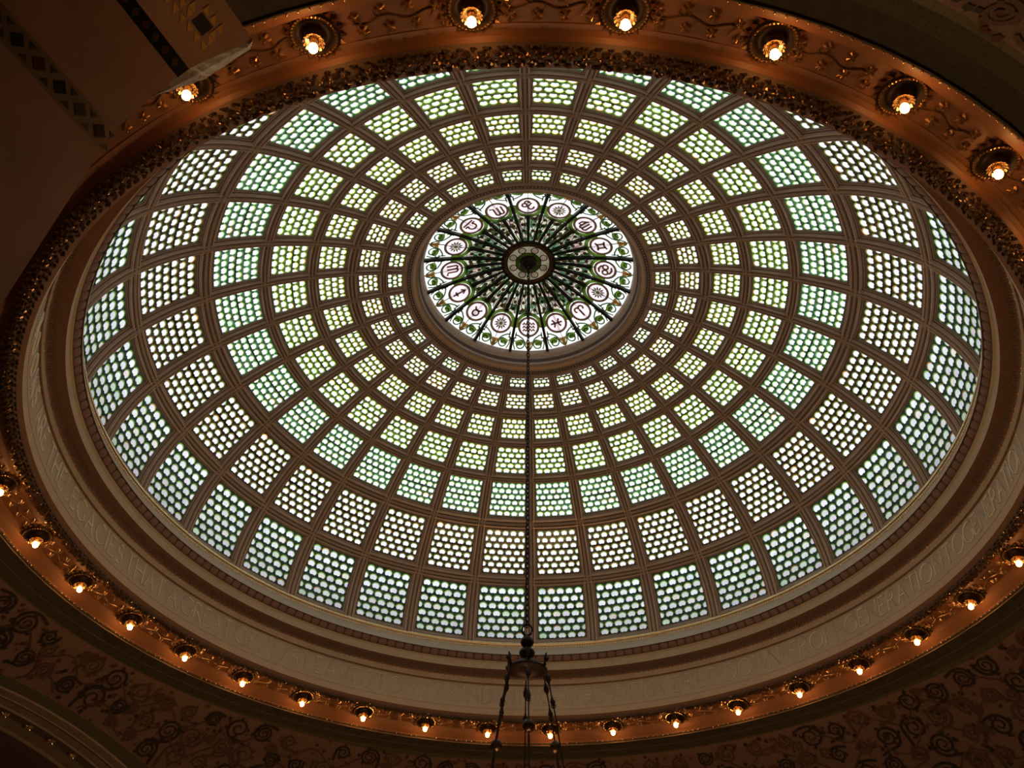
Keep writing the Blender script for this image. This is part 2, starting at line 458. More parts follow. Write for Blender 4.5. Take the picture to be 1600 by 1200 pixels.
def disc(mb, rc, tc_, ra, rb, up, mi, n=24, a0=0, a1=2 * PI, az0=0.0):
    def P(q, rad):
        r_, t_ = rc + rad * math.cos(q), tc_ + rad * math.sin(q)
        return ocp(math.hypot(r_, t_), az0 + math.atan2(t_, r_), up)
    A1 = [P(a0 + (a1 - a0) * i / n, rb) for i in range(n + 1)]
    if ra <= 0:
        mb.add([P(0, 0)] + A1, [(0, i + 1, i + 2) for i in range(n)], mi)
    else:
        mb.grid([[P(a0 + (a1 - a0) * i / n, ra) for i in range(n + 1)], A1], mi)
# sector glass
mb = MB(); n = 6
mb.grid([[ocp(r, -SEC / 2 + SEC * i / n) for i in range(n + 1)] for r in (.195, .23, .27, .300, .3135)], 0)
sec_out = omesh(mb, 'light_glass', m_ocwhite)
mb = MB()
mb.grid([[ocp(r, -SEC / 2 + SEC * i / n) for i in range(n + 1)] for r in (.078, .12, .16, .195)], 0)
sec_in = omesh(mb, 'mosaic_glass', m_ocin)
# vine tracery in the outer part of a sector
def spiral(rc, tc_, r0, r1, a0, a1, n=18):
    return [(rc + (r0 + (r1 - r0) * i / n) * math.cos(a0 + (a1 - a0) * i / n), tc_ + (r0 + (r1 - r0) * i / n) * math.sin(a0 + (a1 - a0) * i / n)) for i in range(n + 1)]
vine = MB()
for sg in (-1, 1):
    def f(L): return [(r, t * sg) for r, t in L]
    ribbon(vine, f(spiral(.292, .030, .017, .004, PI * 1.05, PI * 3.6)), .0022, .002)
    ribbon(vine, f([(.308, .004), (.296, .011), (.283, .013), (.272, .020), (.262, .033), (.258, .044)]), .0024, .002)
    ribbon(vine, f([(.306, .046), (.290, .050), (.274, .048), (.262, .041), (.250, .040)]), .0020, .002)
    ribbon(vine, f(spiral(.272, .043, .008, .002, 0, 4.5)), .0019, .002)
    ribbon(vine, f([(.19, .006), (.17, .012), (.15, .008), (.13, .013), (.11, .008), (.09, .010)]), .0014, .002)
    ribbon(vine, f([(.19, .030), (.17, .021), (.15, .026), (.13, .017), (.11, .018), (.09, .011)]), .0014, .002)
vine_m = omesh(vine, 'vine_tracery', m_ocvine)
leafm = []
for sg in (-1, 1):
    mb = MB()
    pts = []
    for i in range(14):
        q = 2 * PI * i / 14; rad = .0100 * (1 - .35 * math.cos(q)) * (1 + .25 * (abs(math.sin(q)) > .6))
        pts.append((.288 + rad * math.cos(q), sg * (.031 + rad * math.sin(q))))
    P3 = [ocp(math.hypot(r, t), math.atan2(t, r), .003) for r, t in pts]
    mb.add(P3, [tuple(range(14))]); leafm.append(omesh(mb, 'heart_leaf', m_ocgreen))
mb = MB()
P3 = [ocp(math.hypot(r, t), math.atan2(t, r), .003) for r, t in [(.310, -.004), (.310, .004), (.297, .006), (.286, .011), (.280, .008), (.284, .002), (.276, 0), (.284, -.002), (.280, -.008), (.286, -.011), (.297, -.006)]]
mb.add(P3, [tuple(range(len(P3)))]); tulip_m = omesh(mb, 'tulip', m_ocamber)
mb = MB()
for rr, tt in [(.175, .019), (.15, .0165), (.125, .0135), (.175, -.019), (.15, -.0165), (.125, -.0135)]:
    disc(mb, rr, tt, 0, .0042, .003, 1, 8); disc(mb, rr, tt, .0042, .0062, .003, 0, 8)
flower_m = omesh(mb, 'small_flowers', [m_oclead, m_ocbrown])
# heavy spoke and thin strut
def bar(r0, r1, w0, w1, h, name):
    mb = MB()
    rows = []
    for i in range(9):
        r = r0 + (r1 - r0) * i / 8; wd = w0 + (w1 - w0) * i / 8
        rows.append([ocp(r, -wd / r, -.001), ocp(r, -wd / r, h), ocp(r, wd / r, h), ocp(r, wd / r, -.001)])
    mb.grid(rows, 0, True); return omesh(mb, name, m_oclead)
spoke_m = bar(.075, .3135, .0030, .0044, .010, 'spoke')
strut_m = bar(.075, .190, .0028, .0054, .006, 'strut')
glaz_m = bar(.195, .3135, .0006, .0006, .003, 'glazing_bar')
# medallion
RM = .2315
mb = MB(); disc(mb, RM, 0, 0, .0295, .0035, 0, 28); med_face = omesh(mb, 'medallion_face', m_ocpink)
mb = MB(); disc(mb, RM, 0, .0275, .0345, .0042, 0, 28); disc(mb, RM, 0, .0325, .0345, .0046, 1, 28); disc(mb, RM, 0, .0272, .0288, .0046, 1, 28); med_ring = omesh(mb, 'medallion_ring', [m_ocbrown, m_oclead])
mb = MB(); disc(mb, RM - .0035, 0, .033, .0445, .0040, 0, 20, PI * .45, PI * 1.55); disc(mb, RM - .0035, 0, .0435, .0450, .0045, 1, 20, PI * .45, PI * 1.55); med_cres = omesh(mb, 'green_crescent', [m_ocgreen, m_oclead])
def arc(cx, cy, r, a0, a1, n=12): return [(cx + r * math.cos(R(a0 + (a1 - a0) * i / n)), cy + r * math.sin(R(a0 + (a1 - a0) * i / n))) for i in range(n + 1)]
wave = lambda y: [(-.8 + .2 * i, y + (.13 if i % 2 else -.13)) for i in range(9)]
GLY = {
    'waves': [wave(.45), wave(.0), wave(-.45)],
    'fish': [arc(-.95, 0, .7, -50, 50), arc(.95, 0, .7, 130, 230), [(-.8, 0), (.8, 0)]],
    'ram': [[(0, -.8), (0, .3)], arc(.32, .35, .32, 180, -60), arc(-.32, .35, .32, 0, 240)],
    'crab': [arc(-.42, 0, .34, 0, 360, 16), arc(.42, 0, .34, 0, 360, 16), arc(-.1, .0, .8, 30, 120), arc(.1, 0, .8, 210, 300)],
    'twins': [[(-.3, -.6), (-.3, .6)], [(.3, -.6), (.3, .6)], arc(0, 1.35, .95, -130, -50), arc(0, -1.35, .95, 50, 130)],
    'maiden': [[(-.7, .6), (-.6, -.6)], [(-.2, .6), (-.2, -.6)], [(.25, .6), (.25, -.6)], arc(-.4, .5, .22, 0, 180), arc(.03, .5, .22, 0, 180), [(.25, .3), (.65, .4), (.65, -.1), (.1, -.75)]],
    'goat': [arc(-.35, .25, .35, 200, -20), [(-.02, .1), (-.4, -.5), (.1, -.6)], arc(.42, -.1, .3, 0, 360, 16), arc(.1, -.55, .3, 180, 380)],
    'scorpion': [[(-.7, .6), (-.7, -.6)], [(-.2, .6), (-.2, -.6)], [(.3, .6), (.3, -.5), (.75, -.6)], arc(-.45, .5, .25, 0, 180), arc(.05, .5, .25, 0, 180)],
    'scales': [[(-.8, -.6), (.8, -.6)], [(-.8, -.25), (-.3, -.25)], [(.3, -.25), (.8, -.25)], arc(0, .15, .48, -50, 230, 16)],
    'arrow': [[(0, -.85), (0, .8)], [(-.35, .35), (0, .85), (.35, .35)], [(-.35, -.35), (.35, -.35)]],
    'bull': [arc(0, -.25, .42, 0, 360, 18), arc(0, .72, .58, 200, 340)],
}
def glyph_mesh(name):
    mb = MB()
    if name == 'rosette':
        for i in range(12):
            a = 2 * PI * i / 12
            pts = [(RM - .004 * math.cos(a), -.004 * math.sin(a))]
            for rr, da in ((.014, -.22), (.022, 0), (.014, .22)):
                pts.append((RM - rr * math.cos(a + da), -rr * math.sin(a + da)))
            mb.add([ocp(math.hypot(r, t), math.atan2(t, r), .0052) for r, t in pts], [(0, 1, 2, 3)], 1 if i % 2 else 0)
        disc(mb, RM, 0, 0, .006, .0056, 1, 10)
    else:
        for st in GLY[name]:
            # local x -> tangential, local y -> towards the hub
            ribbon(mb, [(RM - y * .0235, x * .0235) for x, y in st], .0030, .0052, 0)
    return omesh(mb, name, [m_ocbrown, m_ocgreen])
ORDER = ['waves', 'fish', 'ram', 'rosette', 'crab', 'twins', 'maiden', 'rosette', 'goat', 'scorpion', 'scales', 'rosette', 'scorpion', 'arrow', 'bull', 'rosette']
gm = {g: glyph_mesh(g) for g in set(ORDER)}
GLYL = {'waves': 'brown wavy water-bearer sign', 'fish': 'brown paired-fish sign', 'ram': 'brown ram-horn sign', 'crab': 'brown crab sign', 'twins': 'brown twins sign', 'maiden': 'brown maiden sign', 'goat': 'brown curling goat sign', 'scorpion': 'brown three-stroke scorpion sign', 'scales': 'brown scales sign', 'arrow': 'brown archer arrow sign', 'bull': 'brown bull-horn sign', 'rosette': 'green and brown petalled rosette'}
for k in range(16):
    rz = -(OPH + SEC * k)
    put('light_glass', sec_out, ocu, rot=(0, 0, rz)); put('mosaic_glass', sec_in, ocu, rot=(0, 0, rz))
    tag(put('vine_tracery', vine_m, ocu, rot=(0, 0, rz)), kind='stuff'); put('glazing_bar', glaz_m, ocu, rot=(0, 0, rz))
    for l in leafm: put('heart_leaf', l, ocu, rot=(0, 0, rz))
    put('tulip', tulip_m, ocu, rot=(0, 0, rz)); tag(put('small_flowers', flower_m, ocu, rot=(0, 0, rz)), kind='stuff')
    md = put('medallion', med_ring, ocu, rot=(0, 0, rz)); md['label'] = 'round medallion with a ' + GLYL[ORDER[k]]
    put('medallion_face', med_face, md); put('green_crescent', med_cres, md); put('sign', gm[ORDER[k]], md)
    put('spoke', spoke_m, ocu, rot=(0, 0, rz - SEC / 2)); put('strut', strut_m, ocu, rot=(0, 0, rz))
# hub
mb = MB()
for a, b, mi in ((.079, .083, 1), (.066, .079, 0), (.0635, .066, 1)): mb.grid([[ocp(r, 2 * PI * i / 48, .006) for i in range(48)] for r in (a, b)], mi, True)
mb.grid([[ocp(.083, 2 * PI * i / 48, u) for i in range(48)] for u in (-.001, .006)], 1, True)
hub = put('hub_ring', omesh(mb, 'hub_ring', [m_ocbrown, m_oclead]), ocu)
mb = MB(); mb.add([ocp(0, 0, .001)] + [ocp(.0815, 2 * PI * i / 48, .001) for i in range(48)], [(0, i + 1, (i + 1) % 48 + 1) for i in range(48)]); put('hub_glass', omesh(mb, 'hub_glass', glass('hub_amber_glass', (.15, .13, .08), .4)), hub)
for i in range(8):
    mb = MB(); a = 2 * PI * (i + .5) / 8
    disc(mb, .0495, 0, 0, .0105, .004, 0, 14); disc(mb, .0495, 0, .0095, .0125, .0045, 1, 14)
    put('foil', omesh(mb, 'foil', [m_ocpink, m_oclead]), hub, rot=(0, 0, -a))
mb = MB(); mb.grid([[ocp(r, 2 * PI * i / 32, .005) for i in range(32)] for r in (.028, .038)], 0, True); mb.grid([[ocp(r, 2 * PI * i / 32, .0055) for i in range(32)] for r in (.037, .0395)], 1, True)
put('inner_green_ring', omesh(mb, 'inner_green_ring', [m_ocgreen, m_oclead]), hub)
mb = MB(); mb.lathe([(.001, 2.092), (.012, 2.093), (.020, 2.098), (.026, 2.106), (.028, 2.115)], 24); put('boss', omesh(mb, 'boss', m_iron), hub)

# ------------------------------------------------------------------ cornice (lathe rings)
NSEG = 288
def ring(name, prof, mats, mi=None, smooth=False):
    mb = MB()
    for q in range(len(prof) - 1):
        mb.grid([[cyl(prof[k][0], 2 * PI * t / NSEG, prof[k][1]) for t in range(NSEG)] for k in (q, q + 1)], mi[q] if mi else 0, True)
    return struct(put(name, mb.mesh(name, mats, True, smooth)))
def beads(parent, r, z, size, spacing, m, name='beads', nr=(0, -1), stretch=1.0, a0=0.0, a1=2 * PI):
    mb = MB(); n = int((a1 - a0) * r / spacing)
    for i in range(n):
        az = a0 + (a1 - a0) * i / n; c0 = Vector(cyl(r, az, z))
        v = Vector((math.cos(az), -math.sin(az), 0)); rad = Vector((math.sin(az), math.cos(az), 0)); up = Vector((0, 0, 1))
        rows = [[c0 + (v * math.cos(q) * stretch + rad * math.sin(q)) * size * math.cos(h) + up * size * math.sin(h) for q in [PI / 3 * t for t in range(6)]] for h in (-1.45, -.75, 0, .75, 1.45)]
        mb.grid(rows, 0, True)
    return tag(put(name, mb.mesh(name, m, True, True), parent), kind='stuff')
sill = ring('trim_1', [(1.064, 1.402), (1.058, 1.4035), (1.0497, 1.4045), (1.0480, 1.4035), (1.0468, 1.4015), (1.0465, 1.399), (1.0470, 1.3965), (1.0485, 1.3950), (1.0500, 1.3945), (1.0500, 1.390)], [m_cream, m_gold], [0, 0, 1, 1, 1, 1, 1, 1, 0, 0], True)
sill['label'] = 'gilded lip at the foot of the glass dome'
beads(sill, 1.0478, 1.3880, .0030, .0082, mat('bright_gold_bead', (1.0, .84, .58), .42, .8), 'gold_bead_row')
cove = ring('trim_2', [(1.0500, 1.390), (1.0495, 1.383), (1.046, 1.372), (1.040, 1.363), (1.031, 1.3575), (1.031, 1.3526)], m_creamw); cove['label'] = 'pale plaster cove under the gilded lip'
eggb = ring('trim_3', [(1.031, 1.3526), (1.0355, 1.351), (1.0405, 1.345), (1.045, 1.3345)], mat('dark_brown_plaster', (.09, .05, .035), .7)); eggb['label'] = 'brown egg-and-dart moulding'
# one egg: half ellipsoid in a shell
mb = MB(); rows = []
for i in range(5):
    t = PI / 2 * i / 4
    rows.append([(.0132 * math.cos(t) * math.copysign(abs(math.cos(q)) ** .55, math.cos(q)), -.0042 * math.sin(t), .0098 * math.cos(t) * math.copysign(abs(math.sin(q)) ** .55, math.sin(q))) for q in [2 * PI * (k + .5) / 12 for k in range(12)]])
mb.grid(rows, 0, True)
mb.v = [(x * S, y * S, z * S) for x, y, z in mb.v]
egg_m = mb.mesh('egg', m_egg, False, True)
for i in range(224):
    az = 2 * PI * (i + .5) / 224
    put('egg', egg_m, eggb, loc=W(cyl(1.0405, az, 1.3445)), rot=(R(38), 0, -az))
corona = ring('trim_4', [(1.045, 1.3345), (1.0465, 1.3330), (1.0500, 1.3300), (1.0505, 1.309)], m_cream); corona['label'] = 'plain cream fascia under the egg-and-dart'
orn = ring('trim_5', [(1.0505, 1.309), (1.0745, 1.3125), (1.0765, 1.309), (1.0835, 1.298), (1.086, 1.2935)], [m_brown, m_ribdark], [0, 1, 1, 0]); orn['label'] = 'dark brown band of small leaf carving'
mb = MB()
rnd = random.Random(3)
for i in range(760):
    az = 2 * PI * i / 760
    for q, (r_, z_) in enumerate(((1.0775, 1.3065), (1.0805, 1.3015), (1.0838, 1.2970))):
        a = az + (q % 2) * PI / 760; c0 = Vector(cyl(r_, a, z_)); s_ = .0030 * rnd.uniform(.7, 1.2)
        v = Vector((math.cos(a), -math.sin(a), 0)); nn = Vector((-math.sin(a) * .8, -math.cos(a) * .8, -.6)); u = v.cross(nn)
        mb.add([c0 + u * s_, c0 + v * s_ * .8, c0 - u * s_, c0 - v * s_ * .8, c0 + nn * s_], [(0, 1, 4), (1, 2, 4), (2, 3, 4), (3, 0, 4)], 0)
tag(put('leaf_carving', mb.mesh('leaf_carving', m_dgold, True), orn), kind='stuff')
beads(orn, 1.0862, 1.2925, .0020, .016, m_gold, 'stud_row')
fil = ring('trim_6', [(1.086, 1.2935), (1.0862, 1.291), (1.0865, 1.2765), (1.0895, 1.2745), (1.0900, 1.2725)], [m_cream, m_brown], [0, 0, 1, 1]); fil['label'] = 'narrow cream fillet above the inscription'
beads(fil, 1.0885, 1.2730, .0022, .0068, m_brown, 'bead_row')
frz = ring('trim_7', [(1.0900, 1.2725), (1.0815, 1.190)], m_cream); frz['label'] = 'cream frieze with an engraved inscription in roman capitals'
beads(frz, 1.0815, 1.1905, .0013, .0068, m_brown, 'bead_row')
low = ring('trim_8', [(1.0815, 1.190), (1.0830, 1.171)], m_cream); low['label'] = 'plain cream lower edge of the frieze'
tor = ring('trim_9', [(1.0830, 1.171), (1.0905, 1.1655), (1.097, 1.1595), (1.107, 1.157), (1.116, 1.161), (1.1222, 1.1694)], [m_brown, m_ribdark], [0, 1, 1, 1, 1]); tor['label'] = 'bulging roll of dark gilded leaves round the opening'
sof = ring('trim_10', [(1.1222, 1.1694), (1.129, 1.1735), (1.137, 1.1750), (1.146, 1.172), (1.1465, 1.1735), (1.195, 1.1675), (1.1965, 1.164), (1.2005, 1.155), (1.208, 1.147), (1.2150, 1.1405), (1.2166, 1.1375)], m_soffit); sof['label'] = 'red-brown soffit band carrying the lamps and gilded leaves'
beads(sof, 1.2160, 1.1355, .0022, .0165, m_gold, 'gold_stud_row')
band = ring('trim_11', [(1.2166, 1.1375), (1.2185, 1.134), (1.262, 1.125), (1.2625, 1.1235), (1.290, 1.115)], [m_darkband, m_green], [0, 0, 0, 1]); band['label'] = 'dark olive band edged with green mosaic outside the soffit'

# inscription ----------------------------------------------------------------
def ell(cx, cy, rx, ry, a0, a1, n=14): return [(cx + rx * math.cos(R(a0 + (a1 - a0) * i / n)), cy + ry * math.sin(R(a0 + (a1 - a0) * i / n))) for i in range(n + 1)]
def serif(x, y, w_=.07): return [(x - w_, y), (x + w_, y)]
FONT = {
    'A': (.72, [[(0, 0), (.36, 1), (.72, 0)], [(.13, .36), (.59, .36)], serif(0, 0), serif(.72, 0)]),
    'B': (.55, [[(0, 0), (0, 1)], [(0, 1)] + ell(.22, .76, .26, .24, 90, -90) + [(0, .52)], ell(.24, .26, .31, .26, 90, -90) + [(0, 0)]]),
    'C': (.80, [ell(.5, .5, .5, .5, 48, 312, 20)]),
    'D': (.75, [[(0, 0), (0, 1), (.25, 1)] + ell(.25, .5, .5, .5, 90, -90, 16) + [(0, 0)]]),
    'E': (.48, [[(.46, 1), (0, 1), (0, 0), (.48, 0)], [(0, .52), (.38, .52)], [(.46, 1), (.46, .92)], [(.48, 0), (.48, .08)]]),
    'F': (.46, [[(.46, 1), (0, 1), (0, 0)], [(0, .52), (.36, .52)], [(.46, 1), (.46, .92)], serif(0, 0)]),
    'G': (.86, [ell(.5, .5, .5, .5, 48, 330, 20) + [(.86, .0 + .2), (.86, .42)], [(.74, .42), (.95, .42)]]),
    'H': (.72, [[(0, 0), (0, 1)], [(.72, 0), (.72, 1)], [(0, .52), (.72, .52)], serif(0, 0), serif(.72, 0), serif(0, 1), serif(.72, 1)]),
    'I': (.02, [[(0, 0), (0, 1)], serif(0, 0), serif(0, 1)]),
    'K': (.62, [[(0, 0), (0, 1)], [(.55, 1), (0, .45)], [(.16, .6), (.66, 0)], serif(0, 0), serif(0, 1)]),
    'L': (.48, [[(0, 1), (0, 0), (.48, 0), (.48, .1)], serif(0, 1)]),
    'M': (.86, [[(0, 0), (.12, 1), (.43, .05), (.74, 1), (.86, 0)], serif(0, 0), serif(.86, 0)]),
    'N': (.72, [[(0, 0), (0, 1), (.72, 0), (.72, 1)], serif(0, 0), serif(.72, 1)]),
    'O': (.98, [ell(.49, .5, .49, .5, 0, 360, 26)]),
    'R': (.58, [[(0, 0), (0, 1), (.2, 1)] + ell(.2, .76, .28, .25, 90, -90) + [(0, .51)], [(.22, .51), (.6, 0)], serif(0, 0)]),
    'S': (.50, [ell(.26, .75, .23, .25, 30, 250, 12) + ell(.25, .26, .26, .26, 80, -150, 12)]),
    'T': (.62, [[(.31, 0), (.31, 1)], [(0, .93), (0, 1), (.62, 1), (.62, .93)], serif(.31, 0)]),
    'V': (.70, [[(0, 1), (.35, 0), (.70, 1)], serif(0, 1), serif(.7, 1)]),
    'W': (1.0, [[(0, 1), (.27, 0), (.5, .95), (.73, 0), (1.0, 1)], serif(0, 1), serif(1, 1)]),
    '.': (.02, [[(-.05, .50), (.05, .50)], [(0, .45), (0, .55)]]),
}
m_letter = mat('engraved_letter_plaster', (.94, .92, .82), .45)
m_letter_shade = mat('grimy_letter_cut', (.13, .09, .06), .7)
LH = .0535
def letter_mesh(ch):
    wd, st = FONT[ch]; mb = MB(); hw = .0018; hi = .0034
    for L in st:
        P = [((x - wd / 2) * LH * .84, (y - .5) * LH) for x, y in L]
        rows = []
        closed = len(P) > 3 and math.hypot(P[0][0] - P[-1][0], P[0][1] - P[-1][1]) < 1e-6
        for i, p in enumerate(P):
            a = P[i - 1] if i else (P[-2] if closed else p); b = P[i + 1] if i < len(P) - 1 else (P[1] if closed else p)
            d1 = (p[0] - a[0], p[1] - a[1]); d2 = (b[0] - p[0], b[1] - p[1])
            dx, dy = d1[0] + d2[0], d1[1] + d2[1]; l1 = math.hypot(*d1); l2 = math.hypot(*d2)
            if l1 > 0 and l2 > 0: dx, dy = d1[0] / l1 + d2[0] / l2, d1[1] / l1 + d2[1] / l2
            l = math.hypot(dx, dy) or 1
            nx, ny = -dy / l * hw, dx / l * hw
            rows.append([(p[0] + nx, .0003, p[1] + ny), (p[0], -hi, p[1]), (p[0] - nx, .0003, p[1] - ny)])
        mb.grid(rows)
        # dark edging on both sides of the stroke, groove shade painted in
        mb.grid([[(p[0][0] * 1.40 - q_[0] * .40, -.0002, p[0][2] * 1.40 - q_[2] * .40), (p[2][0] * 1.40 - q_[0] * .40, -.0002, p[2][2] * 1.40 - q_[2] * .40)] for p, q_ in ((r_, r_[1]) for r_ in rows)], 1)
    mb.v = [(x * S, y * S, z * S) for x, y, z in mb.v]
    return mb.mesh('letter', [m_letter, m_letter_shade])
lm_ = {}
WORDS = [('BOOKS', -119.5, -108.0), ('ARE', -104.6, -100.6), ('THE', -97.6, -92.9), ('LEGACIES', -90.8, -76.2), ('THAT', -73.8, -67.0), ('A', -64.3, -64.3), ('GREAT', -61.3, -53.4), ('GENIVS', -50.7, -40.7), ('LEAVES', -38.2, -27.7), ('TO', -25.2, -22.6), ('MANKIND', -19.5, -6.8), ('WHICH', -2.9, 5.6), ('ARE', 8.7, 12.6), ('DELIVERED', 16.0, 32.3), ('DOWN', 35.3, 42.9), ('FROM', 46.4, 53.3), ('GENERATION', 57.1, 75.2), ('TO', 77.6, 80.1), ('GENERATION', 82.6, 99.5)]
TILT = -math.atan(.0085 / .0825)
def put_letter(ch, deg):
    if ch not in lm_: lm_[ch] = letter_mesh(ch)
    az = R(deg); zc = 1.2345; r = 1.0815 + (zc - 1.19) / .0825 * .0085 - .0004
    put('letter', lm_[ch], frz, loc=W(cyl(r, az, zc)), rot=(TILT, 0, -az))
last = None
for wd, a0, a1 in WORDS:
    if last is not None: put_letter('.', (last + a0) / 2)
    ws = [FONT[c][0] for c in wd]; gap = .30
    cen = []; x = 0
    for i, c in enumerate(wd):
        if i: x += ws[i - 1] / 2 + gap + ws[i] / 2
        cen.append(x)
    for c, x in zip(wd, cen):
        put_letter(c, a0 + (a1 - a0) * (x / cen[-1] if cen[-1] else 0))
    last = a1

# gilded leaves on the roll -----------------------------------------------------
def leaf_mesh(name, size, m, lobes=5, height=.35):
    mb = MB(); n = lobes * 4; out = []; mid = []
    for i in range(n):
        q = 2 * PI * i / n
        rr = .62 + .38 * abs(math.cos(q * lobes / 2))
        out.append((rr * math.cos(q), rr * math.sin(q), 0)); mid.append((rr * .5 * math.cos(q), rr * .5 * math.sin(q), -height * (1 if i % 4 < 2 else .55)))
    mb.grid([out, mid], 0, True); mb.add(mid + [(0, 0, -height * .5)], [(i, (i + 1) % n, n) for i in range(n)])
    mb.v = [(x * size * S, y * size * S, z * size * S) for x, y, z in mb.v]
    return mb.mesh(name, m)
m_roll = mat('blackened_gold_leaf', (.20, .12, .065), .28, .8)
roll_leaf = leaf_mesh('roll_leaf', .0070, m_roll, 3, .5)
TP = [(1.0930, 1.1632, 55), (1.0985, 1.1592, 35), (1.1050, 1.1572, 10), (1.1115, 1.1585, -20), (1.1175, 1.1625, -45)]
NT = 370
cand = []
rnd = random.Random(11)
for i in range(NT):
    for q, (r_, z_, tl) in enumerate(TP):
        az = 2 * PI * (i + .5 * (q % 2) + rnd.uniform(-.15, .15)) / NT
        p = cyl(r_, az, z_); dd = (p[0] ** 2 + (p[1] + 1.6554) ** 2 + p[2] ** 2)
        vis = -165 < math.degrees((az + PI) % (2 * PI) - PI)
        cand.append((dd, az, r_, z_, tl, rnd.uniform(0, 6.28), rnd.uniform(.8, 1.25)))
cand.sort()
rest = MB()
src = [v.co.copy() for v in roll_leaf.vertices]; srf = [tuple(p.vertices) for p in roll_leaf.polygons]
for i, (dd, az, r_, z_, tl, spn, sc) in enumerate(cand):
    # local x points outwards; turn so that local y (after -az) runs along the ring
    mt = Matrix.Translation(W(cyl(r_, az, z_))) @ Matrix.Rotation(PI / 2 - az, 4, 'Z') @ Matrix.Rotation(R(-tl), 4, 'Y') @ Matrix.Rotation(spn, 4, 'Z') @ Matrix.Scale(sc, 4)
    if i < 300:
        o = put('roll_leaf', roll_leaf, tor); o.matrix_local = mt
    else:
        rest.add([mt @ v for v in src], srf)
tag(put('roll_leaves', rest.mesh('roll_leaves', m_roll), tor), kind='stuff')

# leaves, vines between the lamps --------------------------------------------------
NL = 36; L0 = R(3.75); LS = 2 * PI / NL
sleaf = leaf_mesh('soffit_leaf', .0105, m_dgold, 5, .55)
def sofz(r): return 1.1735 + (r - 1.1465) / (1.195 - 1.1465) * (1.1675 - 1.1735)
for k in range(NL):
    base = L0 + LS * k
    vn = MB(); pts = []
    for i in range(25):
        t = i / 24; a = base + LS * (.19 + .62 * t); r_ = 1.171 + .0045 * math.sin(t * PI * 4)
        pts.append(cyl(r_, a, sofz(r_) - .0015))
    vn.tube(pts, .0013, 5)
    for i, t in enumerate((.1, .3, .5, .7, .9)):
        a = base + LS * (.19 + .62 * t); up = 1 if i % 2 else -1
        vn.tube([cyl(1.171 + up * .002 * j, a + .0012 * j * (1 if j < 5 else .6), sofz(1.171) - .0015) for j in range(7)], .0010, 4)
    put('vine_stem', vn.mesh('vine_stem', m_dgold, True), sof)
    for i in range(4):
        for r_, off in ((1.1850, .23), (1.1585, .20)):
            t = off + .185 * i
            rr = r_ - (.006 if (i in (0, 3) and r_ > 1.17) else 0)
            a = base + LS * t; sc = random.uniform(.9, 1.1)
            put('leaf', sleaf, sof, loc=W(cyl(rr, a, sofz(rr))), rot=(0, 0, -a + random.uniform(-.3, .3))).scale = (sc, sc, sc)

# ------------------------------------------------------------------ lamps
def wm(mb): mb.v = [(x * S, y * S, z * S) for x, y, z in mb.v]; return mb
mb = MB()
mb.lathe([(.037, .006), (.036, .0005), (.0345, -.002), (.0325, -.0045), (.0300, -.0055), (.0280, -.0045), (.0250, -.0015), (.018, -.001), (.012, -.005), (.0105, -.010), (.008, -.013)], 40)
dish_m = wm(mb).mesh('dish', mat('blackened_dish', (.05, .027, .017), .45, .4), False, True)
mb = MB()
for i in range(36):
    a = 2 * PI * i / 36; c0 = Vector((.0303 * math.cos(a), .0303 * math.sin(a), -.0055)); s_ = .0024
    mb.add([c0 + Vector(d_) * s_ for d_ in ((1, 0, 0), (0, 1, 0), (-1, 0, 0), (0, -1, 0), (0, 0, -1))], [(0, 1, 4), (1, 2, 4), (2, 3, 4), (3, 0, 4)])
rim_m = wm(mb).mesh('beaded_rim', m_gold)
mb = MB()
for i in range(20):
    a = 2 * PI * i / 20; c_, s_ = math.cos(a), math.sin(a)
    def q(r, t, z): return (r * c_ - t * s_, r * s_ + t * c_, z)
    mb.add([q(.0340, -.005, -.0005), q(.044, 0, -.0005), q(.0340, .005, -.0005), q(.0365, 0, -.005)], [(0, 1, 3), (1, 2, 3), (0, 3, 2)])
leafring_m = wm(mb).mesh('leaf_fringe', m_dgold)
petal = MB(); petal.grid([[(.0065, -.0014, -.0140), (.0065, .0014, -.0140)], [(.0115, -.0026, -.0150), (.0115, .0026, -.0150)], [(.0150, -.0016, -.0185), (.0150, .0016, -.0185)]])
petal_m = wm(petal).mesh('petal', m_gold)
mb = MB(); mb.lathe([(.0058, -.010), (.0058, -.0205), (.005, -.0220)], 14); sock_m = wm(mb).mesh('socket', m_dgold)
mb = MB(); mb.lathe([(.0030, -.0215), (.0046, -.0235), (.0062, -.0270), (.0066, -.0305), (.0056, -.0340), (.0032, -.0363), (.0003, -.0370)], 14); bulb_m = wm(mb).mesh('bulb', m_bulb, False, True)
